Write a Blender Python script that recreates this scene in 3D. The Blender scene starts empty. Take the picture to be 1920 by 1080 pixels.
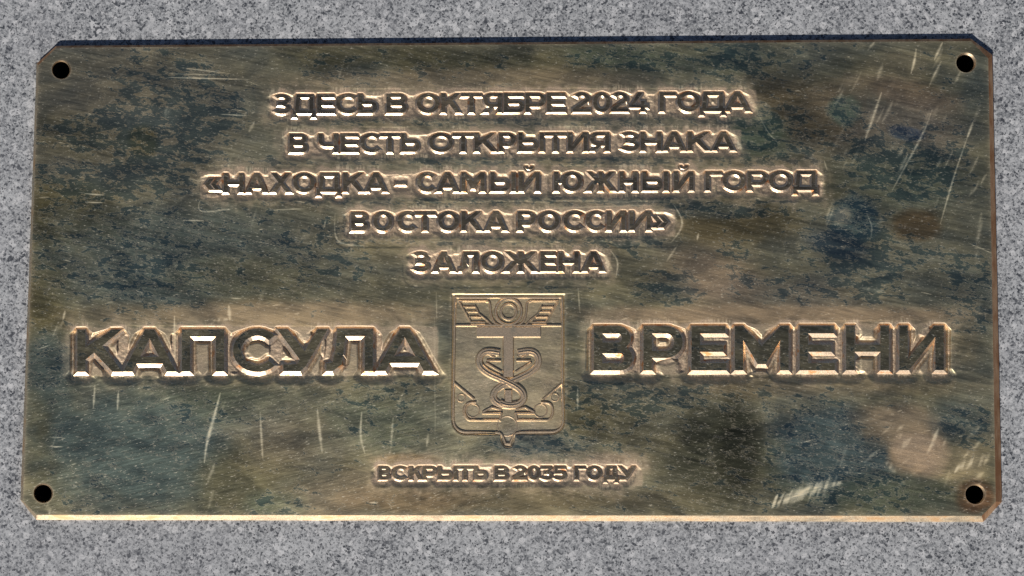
# -*- coding: utf-8 -*-
import bpy, math, random
import numpy as np
from mathutils import Vector
from mathutils.geometry import delaunay_2d_cdt
random.seed(4)

# ---------------------------------------------------------------- camera, sky, sun, exposure
C = bpy.context.scene.collection
sc = bpy.context.scene
F, CAM = 2700.0, np.array([0.03305904, -0.08510203, 0.88691717])
ROT = (0.08877348, 0.03382941, 0.00181116)
cd = bpy.data.cameras.new('camera'); cam = bpy.data.objects.new('camera', cd); C.objects.link(cam)
cam.location = CAM; cam.rotation_euler = ROT
cd.sensor_width = 36.0; cd.lens = 36.0 * F / 1920.0; cd.clip_start = .01; cd.clip_end = 100
sc.camera = cam

SUN_EL, SUN_AZ = math.radians(34), math.radians(198)      # azimuth clockwise from +Y: light comes from below left in the picture
w = bpy.data.worlds.new('World'); sc.world = w; w.use_nodes = True
nt = w.node_tree; nt.nodes.clear()
sky = nt.nodes.new('ShaderNodeTexSky'); sky.sky_type = 'NISHITA'; sky.sun_disc = False
sky.sun_elevation = SUN_EL; sky.sun_rotation = SUN_AZ
sky.air_density = .7; sky.dust_density = .5
bg = nt.nodes.new('ShaderNodeBackground'); bg.inputs['Strength'].default_value = .05
out = nt.nodes.new('ShaderNodeOutputWorld')
nt.links.new(sky.outputs[0], bg.inputs[0]); nt.links.new(bg.outputs[0], out.inputs[0])
sd = bpy.data.lights.new('sun', 'SUN'); sd.energy = 5.0; sd.angle = math.radians(.5); sd.color = (1, .93, .84)
so = bpy.data.objects.new('sun', sd); C.objects.link(so)
sdir = Vector((math.sin(SUN_AZ) * math.cos(SUN_EL), math.cos(SUN_AZ) * math.cos(SUN_EL), math.sin(SUN_EL)))
so.rotation_euler = sdir.to_track_quat('Z', 'Y').to_euler(); so.location = sdir * 2
sc.view_settings.view_transform = 'Standard'; sc.view_settings.look = 'None'
sc.view_settings.exposure = 0.0; sc.view_settings.gamma = 1

# ---------------------------------------------------------------- helpers
RM = np.array(cam.rotation_euler.to_matrix())
PX = CAM[2] / F                      # one pixel of the measured picture, in metres on the plaque
def P(x, y, z=0.0):
    """point of the plaque plane (height z) seen at measured position x, y"""
    x = np.asarray(x, float); y = np.asarray(y, float); z = np.broadcast_to(np.asarray(z, float), x.shape)
    d = np.stack([(x - 960) / F, (540 - y) / F, -np.ones_like(x)], -1) @ RM.T
    t = (z - CAM[2]) / d[..., 2]
    return CAM + d * t[..., None]

def obj(name, verts, faces, mat, parent=None, smooth=False):
    me = bpy.data.meshes.new(name)
    me.from_pydata([tuple(v) for v in verts], [], [tuple(f) for f in faces]); me.update()
    me.materials.append(mat)
    if smooth:
        me.polygons.foreach_set('use_smooth', [True] * len(me.polygons))
    o = bpy.data.objects.new(name, me); C.objects.link(o)
    if parent: o.parent = parent
    return o

_rg = {}
def vnoise(x, y, s, seed):
    """smooth value noise sampled at points, feature size s"""
    if seed not in _rg: _rg[seed] = np.random.RandomState(seed).rand(256, 256)
    g = _rg[seed]; fx, fy = x / s, y / s
    ix, iy = np.floor(fx).astype(int), np.floor(fy).astype(int)
    tx, ty = fx - ix, fy - iy; tx = tx * tx * (3 - 2 * tx); ty = ty * ty * (3 - 2 * ty)
    a, b = g[iy % 256, ix % 256], g[iy % 256, (ix + 1) % 256]
    c, d = g[(iy + 1) % 256, ix % 256], g[(iy + 1) % 256, (ix + 1) % 256]
    return (a * (1 - tx) + b * tx) * (1 - ty) + (c * (1 - tx) + d * tx) * ty
def fbm(x, y, s, seed, octv=4, k=.55):
    r = 0; a = 1; t = 0
    for i in range(octv):
        r = r + a * vnoise(x + 37 * i, y + 91 * i, s, seed + i); t += a; a *= k; s *= .5
    return r / t
def sst(a, b, x):
    t = np.clip((x - a) / (b - a), 0, 1); return t * t * (3 - 2 * t)

# ---------------------------------------------------------------- materials
class NT:
    def __init__(s, name):
        s.m = bpy.data.materials.new(name); s.m.use_nodes = True; s.t = s.m.node_tree; s.t.nodes.clear()
        s.o = s.n('ShaderNodeOutputMaterial'); s.b = s.n('ShaderNodeBsdfPrincipled'); s.l(s.b.outputs[0], s.o.inputs[0])
        s.co = s.n('ShaderNodeTexCoord').outputs['Object']
    def n(s, k, **kw):
        x = s.t.nodes.new(k)
        for a, b in kw.items(): setattr(x, a, b)
        return x
    def l(s, a, b): s.t.links.new(a, b)
    def setin(s, sock, v):
        if hasattr(v, 'is_output'): s.l(v, sock)
        else: sock.default_value = v
    def map(s, rot=0, sx=1, sy=1, sz=1):
        m = s.n('ShaderNodeMapping', vector_type='POINT'); s.l(s.co, m.inputs[0])
        r = s.n('ShaderNodeMapping', vector_type='POINT'); m.inputs['Rotation'].default_value[2] = rot
        s.l(m.outputs[0], r.inputs[0]); r.inputs['Scale'].default_value = (sx, sy, sz); return r.outputs[0]
    def noise(s, vec, scale, detail=4, rough=.55, dist=0):
        n = s.n('ShaderNodeTexNoise'); s.l(vec, n.inputs['Vector']); n.inputs['Scale'].default_value = scale
        n.inputs['Detail'].default_value = detail; n.inputs['Roughness'].default_value = rough; n.inputs['Distortion'].default_value = dist
        return n.outputs['Fac']
    def vor(s, vec, scale, feat='F1', out='Distance'):
        n = s.n('ShaderNodeTexVoronoi', feature=feat); s.l(vec, n.inputs['Vector']); n.inputs['Scale'].default_value = scale
        return n.outputs[out]
    def math(s, op, a, b=0.0, c=0.0, clamp=False):
        n = s.n('ShaderNodeMath', operation=op, use_clamp=clamp)
        for i, v in enumerate((a, b, c)): s.setin(n.inputs[i], v)
        return n.outputs[0]
    def ramp(s, x, a, b, va=0.0, vb=1.0):
        n = s.n('ShaderNodeMapRange', interpolation_type='SMOOTHSTEP'); s.l(x, n.inputs[0])
        for i, v in enumerate((a, b, va, vb)): s.setin(n.inputs[i + 1], v)
        return n.outputs[0]
    def mix(s, f, a, b, mode='MIX'):
        n = s.n('ShaderNodeMix', data_type='RGBA', blend_type=mode); s.setin(n.inputs[0], f)
        for i, v in ((6, a), (7, b)):
            s.setin(n.inputs[i], v if hasattr(v, 'is_output') else (*v, 1))
        return n.outputs[2]
    def attr(s, name, out='Fac'):
        return s.n('ShaderNodeAttribute', attribute_name=name).outputs[out]
    def bump(s, h, dist, strength=1.0, nrm=None):
        n = s.n('ShaderNodeBump'); n.inputs['Distance'].default_value = dist; n.inputs['Strength'].default_value = strength
        s.l(h, n.inputs['Height'])
        if nrm is not None: s.l(nrm, n.inputs['Normal'])
        return n.outputs[0]

def brass_nodes(k, tone, dens, mill, scr, patina_rough=.335, bare_rough=.40):
    """worn brass: bare metal, crisp dark patina, milled ground, scratches"""
    wv = k.map(math.radians(8), 1, 2.1)
    n1 = k.noise(wv, 105, 7, .64, .5)
    n1b = k.noise(k.map(math.radians(14), 1, 3.2), 420, 5, .6, .3)
    pm = k.math('ADD', k.math('MULTIPLY', n1, 1.0), k.math('MULTIPLY', k.math('SUBTRACT', n1b, .5), .42))
    pm = k.math('ADD', pm, k.math('SUBTRACT', dens, 1.0))
    pat = k.math('MULTIPLY', k.ramp(pm, .0, .022), .88)
    rim = k.math('MULTIPLY', k.ramp(pm, -.05, -.005), k.math('SUBTRACT', 1.0, pat))
    # flecks where the patina has been picked off
    sx = k.n('ShaderNodeSeparateXYZ'); k.l(k.co, sx.inputs[0])
    low = k.math('MULTIPLY', k.ramp(sx.outputs[1], -.02, -.07), k.ramp(sx.outputs[0], .05, -.02))
    def lerp(a_, b_): return k.math('ADD', a_, k.math('MULTIPLY', low, k.math('SUBTRACT', b_, a_)))
    fl = lerp(k.noise(k.map(math.radians(9), 1, 3.6), 420, 4, .62), k.noise(k.map(math.radians(-14), 1, 3.6), 420, 4, .62))
    fl2 = k.noise(k.map(math.radians(-14), 1, 3.0), 260, 3, .5)
    fleck = k.math('MULTIPLY', k.ramp(fl, .56, .63), k.ramp(fl2, .47, .60))
    # brushing
    br = k.noise(k.map(math.radians(12), 26, 560), 1, 6, .72, .6)
    br2 = k.noise(k.map(math.radians(-13), 60, 900), 1, 5, .72, .6)
    grain = k.noise(k.co, 2200, 2, .6)
    big = k.noise(k.co, 18, 3, .5)
    brush = lerp(k.math('ADD', k.math('MULTIPLY', br, .75), k.math('MULTIPLY', br2, .25)), k.math('ADD', k.math('MULTIPLY', br, .25), k.math('MULTIPLY', br2, .75)))
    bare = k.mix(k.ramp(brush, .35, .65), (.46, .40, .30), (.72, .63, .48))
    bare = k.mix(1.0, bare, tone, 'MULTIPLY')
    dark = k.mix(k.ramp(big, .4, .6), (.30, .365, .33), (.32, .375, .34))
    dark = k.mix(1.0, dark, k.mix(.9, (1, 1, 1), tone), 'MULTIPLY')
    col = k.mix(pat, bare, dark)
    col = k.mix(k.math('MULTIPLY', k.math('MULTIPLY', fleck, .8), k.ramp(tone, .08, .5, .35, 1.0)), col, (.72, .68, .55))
    col = k.mix(k.math('MULTIPLY', rim, .45), col, (.60, .52, .38))
    millc = k.mix(k.ramp(grain, .35, .65), (.46, .355, .25), (.72, .575, .43))
    col = k.mix(mill, col, millc)
    col = k.mix(k.math('MULTIPLY', scr, .85), col, (.80, .74, .58))
    cloud = k.noise(k.map(math.radians(7), 1, 2.2), 26, 6, .62, .8)
    rough = k.ramp(brush, .3, .7, bare_rough - .025, bare_rough + .025)
    r2 = k.math('ADD', k.math('MULTIPLY', pat, patina_rough - bare_rough), rough)
    r2 = k.math('ADD', r2, k.ramp(cloud, .32, .68, -.055, .075))
    r2 = k.math('ADD', r2, k.math('MULTIPLY', fleck, .16))
    r2 = k.math('ADD', r2, k.math('MULTIPLY', rim, .06))
    r2 = k.math('ADD', r2, k.math('MULTIPLY', mill, .23))
    r2 = k.math('ADD', r2, k.math('MULTIPLY', scr, .36))
    h = k.math('ADD', k.math('MULTIPLY', brush, .46), k.math('MULTIPLY', grain, .3))
    h = k.math('ADD', h, k.math('MULTIPLY', pat, -.12))
    h = k.math('ADD', h, k.math('MULTIPLY', fl, k.math('ADD', .15, k.math('MULTIPLY', mill, .7))))
    nb = k.bump(h, .00010, .8)
    nb = k.bump(big, .0012, .6, nb)
    k.l(col, k.b.inputs['Base Color']); k.l(r2, k.b.inputs['Roughness']); k.l(nb, k.b.inputs['Normal'])
    k.b.inputs['Metallic'].default_value = 1.0

k = NT('brass_face')
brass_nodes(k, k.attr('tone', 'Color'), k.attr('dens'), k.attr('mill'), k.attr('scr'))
M_FACE = k.m
def letter_mat(name, tint, dens, rough):
    k = NT(name)
    v = k.n('ShaderNodeRGB'); v.outputs[0].default_value = (*tint, 1)
    d = k.n('ShaderNodeValue'); d.outputs[0].default_value = dens
    z = k.n('ShaderNodeValue'); z.outputs[0].default_value = 0
    brass_nodes(k, v.outputs[0], d.outputs[0], z.outputs[0], z.outputs[0], .32, rough); return k.m
M_TOP = letter_mat('brass_letter_top', (.74, .66, .56), .38, .38)
M_TOPBIG = letter_mat('brass_large_letter_top', (.56, .56, .46), .42, .37)
k = NT('brass_cut_wall')            # freshly cut walls and bevels: cleaner, warmer metal
g = k.noise(k.co, 1500, 3, .6); g2 = k.noise(k.map(0, 1, 1, 4), 160, 4, .6)
col = k.mix(k.ramp(g, .35, .65), (.56, .41, .28), (.76, .62, .46)); col = k.mix(k.ramp(g2, .54, .70), col, (.55, .26, .11))
k.l(col, k.b.inputs['Base Color']); k.b.inputs['Metallic'].default_value = 1
k.l(k.ramp(g2, .3, .7, .37, .46), k.b.inputs['Roughness']); k.l(k.bump(g, .00006, .6), k.b.inputs['Normal'])
M_WALL = k.m
k = NT('brass_bevel')
g = k.noise(k.map(0, 1, 1, 1), 1300, 3, .6); g2 = k.noise(k.map(0, 1, 1, 4), 60, 4, .6)
col = k.mix(k.ramp(g, .35, .65), (.58, .42, .27), (.80, .66, .46)); col = k.mix(k.ramp(g2, .5, .7), col, (.55, .36, .20))
k.l(col, k.b.inputs['Base Color']); k.b.inputs['Metallic'].default_value = 1
k.l(k.ramp(g2, .3, .7, .33, .52), k.b.inputs['Roughness']); k.l(k.bump(g, .00008, .6), k.b.inputs['Normal'])
M_BEVEL = k.m
k = NT('brass_bevel_oxidised')
g = k.noise(k.co, 900, 3, .6); g2 = k.noise(k.map(0, 4, 1, 1), 50, 5, .6)
col = k.mix(k.ramp(g2, .35, .65), (.40, .20, .10), (.62, .40, .24))
k.l(col, k.b.inputs['Base Color']); k.b.inputs['Metallic'].default_value = .9; k.b.inputs['Roughness'].default_value = .6
k.l(k.bump(g, .00008, .6), k.b.inputs['Normal']); M_BEVOX = k.m
k = NT('grey_granite')
def cellv(vec, sc_, ch=0):
    sp = k.n('ShaderNodeSeparateColor'); k.l(k.vor(vec, sc_, 'F1', 'Color'), sp.inputs[0]); return sp.outputs[ch]
wn = k.n('ShaderNodeTexNoise'); k.l(k.co, wn.inputs['Vector']); wn.inputs['Scale'].default_value = 900; wn.inputs['Detail'].default_value = 2
wa = k.n('ShaderNodeVectorMath', operation='MULTIPLY_ADD'); k.l(wn.outputs['Color'], wa.inputs[0]); wa.inputs[1].default_value = (.0011,) * 3; k.l(k.co, wa.inputs[2]); wv_ = wa.outputs[0]
big = k.noise(k.co, 14, 3, .5); c = k.noise(k.co, 110, 4, .6); a = k.noise(k.co, 420, 5, .65, .2)
g1, g2, g3 = cellv(wv_, 700), cellv(wv_, 1300, 1), cellv(wv_, 330, 2)
v = k.math('ADD', k.math('MULTIPLY', g1, .42), k.math('ADD', k.math('MULTIPLY', g2, .34), k.math('MULTIPLY', a, .55)))
big2 = k.noise(k.co, 40, 4, .6)
v = k.math('ADD', v, k.math('MULTIPLY', k.math('SUBTRACT', c, .5), .55))
v = k.math('ADD', v, k.math('MULTIPLY', k.math('SUBTRACT', big2, .5), .35))
col = k.mix(k.ramp(v, .28, .95), (.125, .135, .15), (.405, .42, .44))
col = k.mix(k.math('MULTIPLY', k.ramp(g3, .86, .93), .5), col, (.62, .63, .65))
dk = k.math('MULTIPLY', k.ramp(g1, .14, .09), k.ramp(c, .56, .44))
dk2 = k.math('MULTIPLY', k.ramp(g2, .13, .08), k.ramp(a, .60, .5))
col = k.mix(k.math('MULTIPLY', k.math('MAXIMUM', dk, dk2), .85), col, (.035, .04, .052))
col = k.mix(k.math('MULTIPLY', k.ramp(big, .45, .7), .18), col, (.25, .255, .28))
k.l(col, k.b.inputs['Base Color']); k.l(k.ramp(g1, 0, 1, .45, .75), k.b.inputs['Roughness'])
k.l(k.bump(v, .00035, .5), k.b.inputs['Normal'])
M_GRAN = k.m
k = NT('drilled_stone_shade'); g = k.noise(k.co, 500, 4, .6)  # near-black: the shade inside the holes is put into the stone colour
k.l(k.mix(g, (.012, .012, .012), (.03, .03, .032)), k.b.inputs['Base Color']); k.b.inputs['Roughness'].default_value = .95
M_BORE = k.m

# ---------------------------------------------------------------- lettering: every glyph is a union of simple pieces, cap height 1
def rect(x0, y0, x1, y1): return [(x0, y0), (x1, y0), (x1, y1), (x0, y1)]
def ring(cx, cy, ro, so_, ri, si, a0, a1, n=None):
    n = n or max(3, int(abs(a1 - a0) / 15)); r = []
    A = [math.radians(a0 + (a1 - a0) * i / n) for i in range(n + 1)]
    for p, q in zip(A, A[1:]):
        r.append([(cx + ri * math.cos(p), cy + si * math.sin(p)), (cx + ro * math.cos(p), cy + so_ * math.sin(p)),
                  (cx + ro * math.cos(q), cy + so_ * math.sin(q)), (cx + ri * math.cos(q), cy + si * math.sin(q))])
    return r
def bowl(x0, x1, y0, y1, s, h):
    ry = (y1 - y0) / 2; rx = min(ry * 1.05, (x1 - x0) * .7); cx = x1 - rx
    return [rect(x0, y0, cx, y0 + h), rect(x0, y1 - h, cx, y1)] + ring(cx, (y0 + y1) / 2, rx, ry, max(rx - s, .04), ry - h, -90, 90)
def glyph(ch, w, s):
    h = s * .86; S = 1.2 * s
    if ch in 'ОO0': return ring(w / 2, .5, w / 2, .515, w / 2 - s, .515 - h, 0, 360, 28)
    if ch == 'С': 
        R = w / 1.72; return ring(R, .5, R, .515, R - s, .515 - h, 44, 316, 20)
    if ch == 'Е': return [rect(0, 0, s, 1), rect(0, 0, w, h), rect(0, 1 - h, w * .97, 1), rect(0, .5 - h * .5, w * .9, .5 + h * .5)]
    if ch == 'В': return [rect(0, 0, s, 1)] + bowl(s * .5, w * .94, .47, 1, s, h) + bowl(s * .5, w, 0, .55, s, h)
    if ch == 'Ь': return [rect(0, 0, s, 1)] + bowl(s * .5, w, 0, .64, s, h)
    if ch == 'Ы': return glyph('Ь', w - s * 1.45, s) + [rect(w - s, 0, w, 1)]
    if ch == 'Б': return [rect(0, 0, s, 1), rect(0, 1 - h, w * .93, 1)] + bowl(s * .5, w, 0, .62, s, h)
    if ch == 'Р': return [rect(0, 0, s, 1)] + bowl(s * .5, w, .28, 1, s, h)
    if ch == 'Я':
        p = glyph('Р', w, s) + [[(w * .35, .35), (w * .35 + S, .35), (w, 0), (w - S, 0)]]
        return [[(w - x, y) for x, y in q][::-1] for q in p]
    if ch == 'Г': return [rect(0, 0, s, 1), rect(0, 1 - h, w, 1)]
    if ch == 'П': return [rect(0, 0, s, 1), rect(w - s, 0, w, 1), rect(0, 1 - h, w, 1)]
    if ch == 'Н': return [rect(0, 0, s, 1), rect(w - s, 0, w, 1), rect(0, .5 - h / 2, w, .5 + h / 2)]
    if ch == 'Т': return [rect(0, 1 - h, w, 1), rect(w / 2 - s / 2, 0, w / 2 + s / 2, 1)]
    if ch in 'ИЙ':
        r = [rect(0, 0, s, 1), rect(w - s, 0, w, 1), [(0, 0), (s * 1.15, 0), (w, 1), (w - s * 1.15, 1)]]
        if ch == 'Й': r += ring(w / 2, 1.33, .22, .2, .10, .09, 180, 360, 10)
        return r
    if ch == 'К': return [rect(0, 0, s, 1), [(s * .8, .26), (w - .03, 1), (w - .03 - S, 1), (s * .8, .56)],
                          [(s * 1.6, .56), (w - S, 0), (w, 0), (s * 1.6 + .2, .74)]]
    if ch == 'Х': return [[(0, 0), (S, 0), (w - .03, 1), (w - .03 - S, 1)], [(w - S, 0), (w, 0), (.03 + S, 1), (.03, 1)]]
    if ch == 'М': return [rect(0, 0, s, 1), rect(w - s, 0, w, 1), [(0, 1), (w / 2 - .09, .14), (w / 2 + .09, .14), (w / 2 + .001, .55), (s * .95, 1)],
                          [(w, 1), (w - s * .95, 1), (w / 2 - .001, .55), (w / 2 - .09, .14), (w / 2 + .09, .14)]]
    if ch == 'А':
        e = .56 * s; X = lambda y: e + (w / 2 - e) * y
        return [[(0, 0), (2 * e, 0), (w / 2 + e, 1), (w / 2 - e, 1)], [(w - 2 * e, 0), (w, 0), (w / 2 + e, 1), (w / 2 - e, 1)],
                [(X(.19), .19), (w - X(.19), .19), (w - X(.19 + h), .19 + h), (X(.19 + h), .19 + h)]]
    if ch == 'Д':
        f = s * .85; b = s * .5
        return [rect(0, 0, w, h), rect(0, -.2, f, h * .5), rect(w - f, -.2, w, h * .5), rect(w - b - s, h * .4, w - b, 1),
                rect(b + .1, 1 - h, w - b, 1), [(b, h * .5), (b + s, h * .5), (b + .1 + s * .95, 1 - h * .5), (b + .1 + s, 1), (b + .1, 1)]]
    if ch == 'Л':
        return [rect(w - s, 0, w, 1), rect(.24 * w, 1 - h, w, 1), [(.19 * w, .45), (.19 * w + s, .4), (.24 * w + s, 1 - h * .5), (.24 * w + s, 1), (.24 * w, 1)],
                [(0, 0), (.13 * w, 0), (.19 * w + s * .8, .16), (.19 * w + s, .42), (.19 * w, .5), (.14 * w, .22), (0, .18)]]
    if ch == 'У': return [[(0, 1), (S, 1), (w * .64, .34), (w * .5, .2)][::-1], [(w - S, 1), (w, 1), (w * .56, .12), (w * .46, 0.0), (w * .26, 0), (w * .40, .18)][::-1],
                          rect(w * .12, 0, w * .42, h)]
    if ch == 'Ч': return [rect(w - s, 0, w, 1), rect(0, .62, s, 1), rect(w * .42, .3, w, .3 + h)] + ring(w * .42, .62, w * .42, .32, w * .42 - s, .32 - h, 180, 270)
    if ch == 'Ж':
        m = w / 2; L = [[(.03, 1), (m - s * .2, .30), (m - s * .2, .58), (.03 + S, 1)], [(0, 0), (S, 0), (m - s * .6, .50), (m - s * 1.3, .62)]]
        return [rect(m - s / 2, 0, m + s / 2, 1)] + L + [[(w - x, y) for x, y in q][::-1] for q in L]
    if ch == 'Ю':
        R = (w - s) * .42; R = max(R, .38); return [rect(0, 0, s, 1), rect(0, .5 - h / 2, w - 2 * R + s * .5, .5 + h / 2)] + ring(w - R, .5, R, .515, R - s, .515 - h, 0, 360, 26)
    if ch == 'З': return (ring(w * .45, .735, w * .50, .28, w * .50 - s, .28 - h, -80, 142, 14) + ring(w * .47, .285, w * .53, .30, w * .53 - s, .30 - h, -145, 82, 14)
                          + [rect(w * .26, .52 - h * .5, w * .58, .52 + h * .5)])
    if ch == '2': return ring(w * .5, .69, w * .46, .325, w * .46 - s, .325 - h, -32, 150, 14) + [[(0, 0), (w * .05, .0), (w * .93, .58), (w * .72, .64), (0, h)], rect(0, 0, w, h)]
    if ch == '3': return [rect(w * .06, 1 - h, w * .93, 1), [(w * .40, .60), (w * .62, .52), (w * .93, 1 - h), (w * .66, 1 - h)], rect(w * .33, .62 - h, w * .5, .62)] + \
        ring(w * .46, .305, w * .54, .32, w * .54 - s, .32 - h, -145, 82, 14)
    if ch == '4': return [[(0, .2), (w * .48, 1), (w * .48 + S, 1), (S, .2 + h)], rect(0, .2, w, .2 + h), rect(w * .84 - s, 0, w * .84, .56)]
    if ch == '5': return [rect(w * .1, 1 - h, w * .94, 1), rect(w * .1, .5, w * .1 + s * .9, 1), rect(w * .1, .64 - h, w * .5, .64)] + \
        ring(w * .46, .32, w * .54, .335, w * .54 - s, .335 - h, -145, 85, 14)
    if ch in '«»':
        r = []
        for d in (0, w * .42):
            r += [[(d, .42), (d + w * .30, .12), (d + w * .58, .12), (d + w * .28, .42)], [(d, .42), (d + w * .28, .42), (d + w * .58, .72), (d + w * .30, .72)]]
        if ch == '»': r = [[(w - x, y) for x, y in q][::-1] for q in r]
        return r
    if ch == '-': return [rect(0, .36, w, .50)]
    raise KeyError(ch)

def union(pieces):
    """triangles and boundary loops of the union of simple pieces"""
    V, Fc = [], []
    for p in pieces:
        if sum(p[i][0] * p[(i + 1) % len(p)][1] - p[(i + 1) % len(p)][0] * p[i][1] for i in range(len(p))) < 0: p = p[::-1]
        n = len(V); V += [Vector(q) for q in p]; Fc.append(list(range(n, n + len(p))))
    vo, eo, fo, _, _, of = delaunay_2d_cdt(V, [], Fc, 1, 1e-5)
    cnt = {}
    T = []
    for f, src_ in zip(fo, of):
        if not src_: continue
        a = sum(vo[f[i]].x * vo[f[(i + 1) % 3]].y - vo[f[(i + 1) % 3]].x * vo[f[i]].y for i in range(3))
        if abs(a) < 1e-12: continue
        f = list(f) if a > 0 else list(f)[::-1]; T.append(f)
        for i in range(3): cnt[(f[i], f[(i + 1) % 3])] = 1
    nxt = {}
    for (a, b) in cnt:
        if (b, a) not in cnt: nxt.setdefault(a, []).append(b)
    loops = []
    while nxt:
        a = next(iter(nxt)); lp = [a]; cur = a
        while True:
            bs = nxt[cur]; b = bs.pop()
            if not bs: del nxt[cur]
            if b == a: break
            lp.append(b); cur = b
            if cur not in nxt: break
        if len(lp) > 2: loops.append(lp)
    return [(v.x, v.y) for v in vo], T, loops

def mitre(pts, d):
    """offset a counter-clockwise outline outwards (holes run clockwise)"""
    n = len(pts); P_ = np.array(pts); E = np.roll(P_, -1, 0) - P_; L = np.linalg.norm(E, axis=1); L[L < 1e-12] = 1e-12
    N = np.stack([E[:, 1], -E[:, 0]], 1) / L[:, None]; Np = np.roll(N, 1, 0)
    B = N + Np; den = 1 + (N * Np).sum(1); den = np.maximum(den, .3)
    return P_ + B / den[:, None] * d

LETTERS = []       # (segments in px, inner pts, wall, depth)
def frame(xl, xr, y0l, y1l, ytl, ytr):
    pass
def letter_mesh(ch, xl, xr, yb, yt, s, wall, depth, mat, parent, par='letter'):
    """raised letter whose top face spans xl..xr, standing between base line yb and cap line yt"""
    cap = yb - yt; w_ = (xr - xl) / cap
    V, T, loops = union(glyph(ch, w_, s))
    px = [(xl + x * cap, yb - y * cap) for x, y in V]
    used = sorted({i for f in T for i in f}); ix = {v: i for i, v in enumerate(used)}
    pts = [px[i] for i in used]
    jit = random.uniform(-.25, .05)
    top = P([p[0] for p in pts], [p[1] for p in pts], (-.25 + jit) * PX)
    verts = [tuple(v) for v in top]; faces = [[ix[i] for i in f] for f in T]; nt_ = len(faces)
    segs = []
    for lp in loops:
        q = [px[i] for i in lp]; o = mitre([(a, -b) for a, b in q], wall); o = [(a, -b) for a, b in o]
        o = [(a + random.uniform(-.25, .25), b + random.uniform(-.25, .25)) for a, b in o]
        low = P([a for a, b in o], [b for a, b in o], -(depth + .6) * PX); base = len(verts)
        verts += [tuple(v) for v in low]; n = len(lp)
        for i in range(n):
            j = (i + 1) % n
            faces.append([ix[lp[i]], base + i, base + j, ix[lp[j]]])
            segs.append((*q[i], *q[j]))
    me = bpy.data.meshes.new(par); me.from_pydata(verts, [], faces); me.update()
    me.materials.append(mat); me.materials.append(M_WALL)
    me.polygons.foreach_set('material_index', [0] * nt_ + [1] * (len(faces) - nt_))
    o = bpy.data.objects.new(par, me); C.objects.link(o); o.parent = parent
    LETTERS.append((np.array(segs), wall, depth, yt))
    return o

plaque = bpy.data.objects.new('memorial_plaque', None); C.objects.link(plaque)
plaque['label'] = 'tarnished brass plaque with raised Cyrillic lettering and a shield emblem, lying on grey granite'
plaque['category'] = 'plaque'

# rows: text, [(left, right) of each letter], base and cap heights at x = 960 with their slope
LINES = [
 ('ЗДЕСЬВОКТЯБРЕ2024ГОДА', [(513,544.5),(549,591),(595,627),(630,668.5),(672,707),(725,762.4),(781.7,823.8),(827.4,863.5),(864.7,903),(907,940.5),
   (945,983),(985.6,1022.8),(1026,1060),(1074,1106.7),(1112,1144.4),(1145.7,1178),(1179.6,1214.7),(1237,1266.8),(1270,1312),(1312.4,1359.3),(1359.3,1406)],
   210.9, 174.8, -.0058, .203, 4.2, 2.6),
 ('ВЧЕСТЬОТКРЫТИЯЗНАКА', [(543,576.5),(597.5,633),(639.6,671.4),(675.7,711.8),(713,749),(752.8,786.5),(804.5,849),(849,887.6),(890,930),(935.7,966),
   (972.5,1019.4),(1022,1061),(1065,1101.5),(1106.7,1141.8),(1164,1197.8),(1201.7,1239.5),(1243.4,1285),(1290,1330.6),(1335.8,1377.5)],
   284.2, 249.3, -.0050, .203, 4.2, 2.6),
 ('«НАХОДКА-САМЫЙЮЖНЫЙГОРОД', [(384,413),(419.7,456),(462,501),(508,545),(550,590),(594,638),(643.6,681.8),(684,725.7),(742,760.5),(782,815),(819,859),
   (865.6,908.5),(920,966.3),(973,1011.5),(1039,1091),(1099.4,1152.7),(1162,1194.4),(1204.8,1252.3),(1263.9,1299.8),(1323,1353),(1355,1397),(1401.6,1438.7),
   (1442,1485),(1487.3,1532.5)], 358.8, 323.2, -.0042, .203, 4.3, 2.7),
 ('ВОСТОКАРОССИИ»', [(658.6,690),(700,736),(745,779),(778,816),(821.7,860),(865.6,902.7),(909.6,950),(971,1003.4),(1009,1048.5),(1056.6,1092.5),(1098,1132),
   (1137.6,1172.4),(1180.5,1220),(1222,1253.5)], 432.2, 396.6, -.0030, .203, 4.3, 2.7),
 ('ЗАЛОЖЕНА', [(774,805.5),(812.4,853),(861,895.7),(902.7,943),(946,1005.7),(1013.8,1041.6),(1047.4,1084.4),(1092.5,1133)], 508.8, 472.6, -.0020, .203, 4.3, 2.7),
 ('КАПСУЛА', [(145,229.7),(231,330),(341,420),(437,515),(520,614),(612,699),(705.4,812)], 695.3, 616.5, -.0028, .192, 7.8, 5.2),
 ('ВРЕМЕНИ', [(1113.6,1186),(1206.7,1280),(1296.7,1362),(1377.8,1478.6),(1499.4,1565),(1586.5,1666.6),(1686.4,1769.5)], 694.8, 612.1, -.0009, .19, 8.0, 5.3),
 ('ВСКРЫТЬВ2035ГОДУ', [(710,731),(735.4,761.7),(767.5,791.6),(793,818.5),(821.5,857),(857,887),(889.3,913.3),(928,952.7),(962,986.7),(990.3,1012),(1013.6,1036.3),
   (1037.7,1061.8),(1077.8,1097.5),(1100.4,1127.4),(1132.5,1158),(1158.8,1191.6)], 899.6, 874.3, -.0008, .23, 3.3, 2.3),
]
BANDS = []
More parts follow.
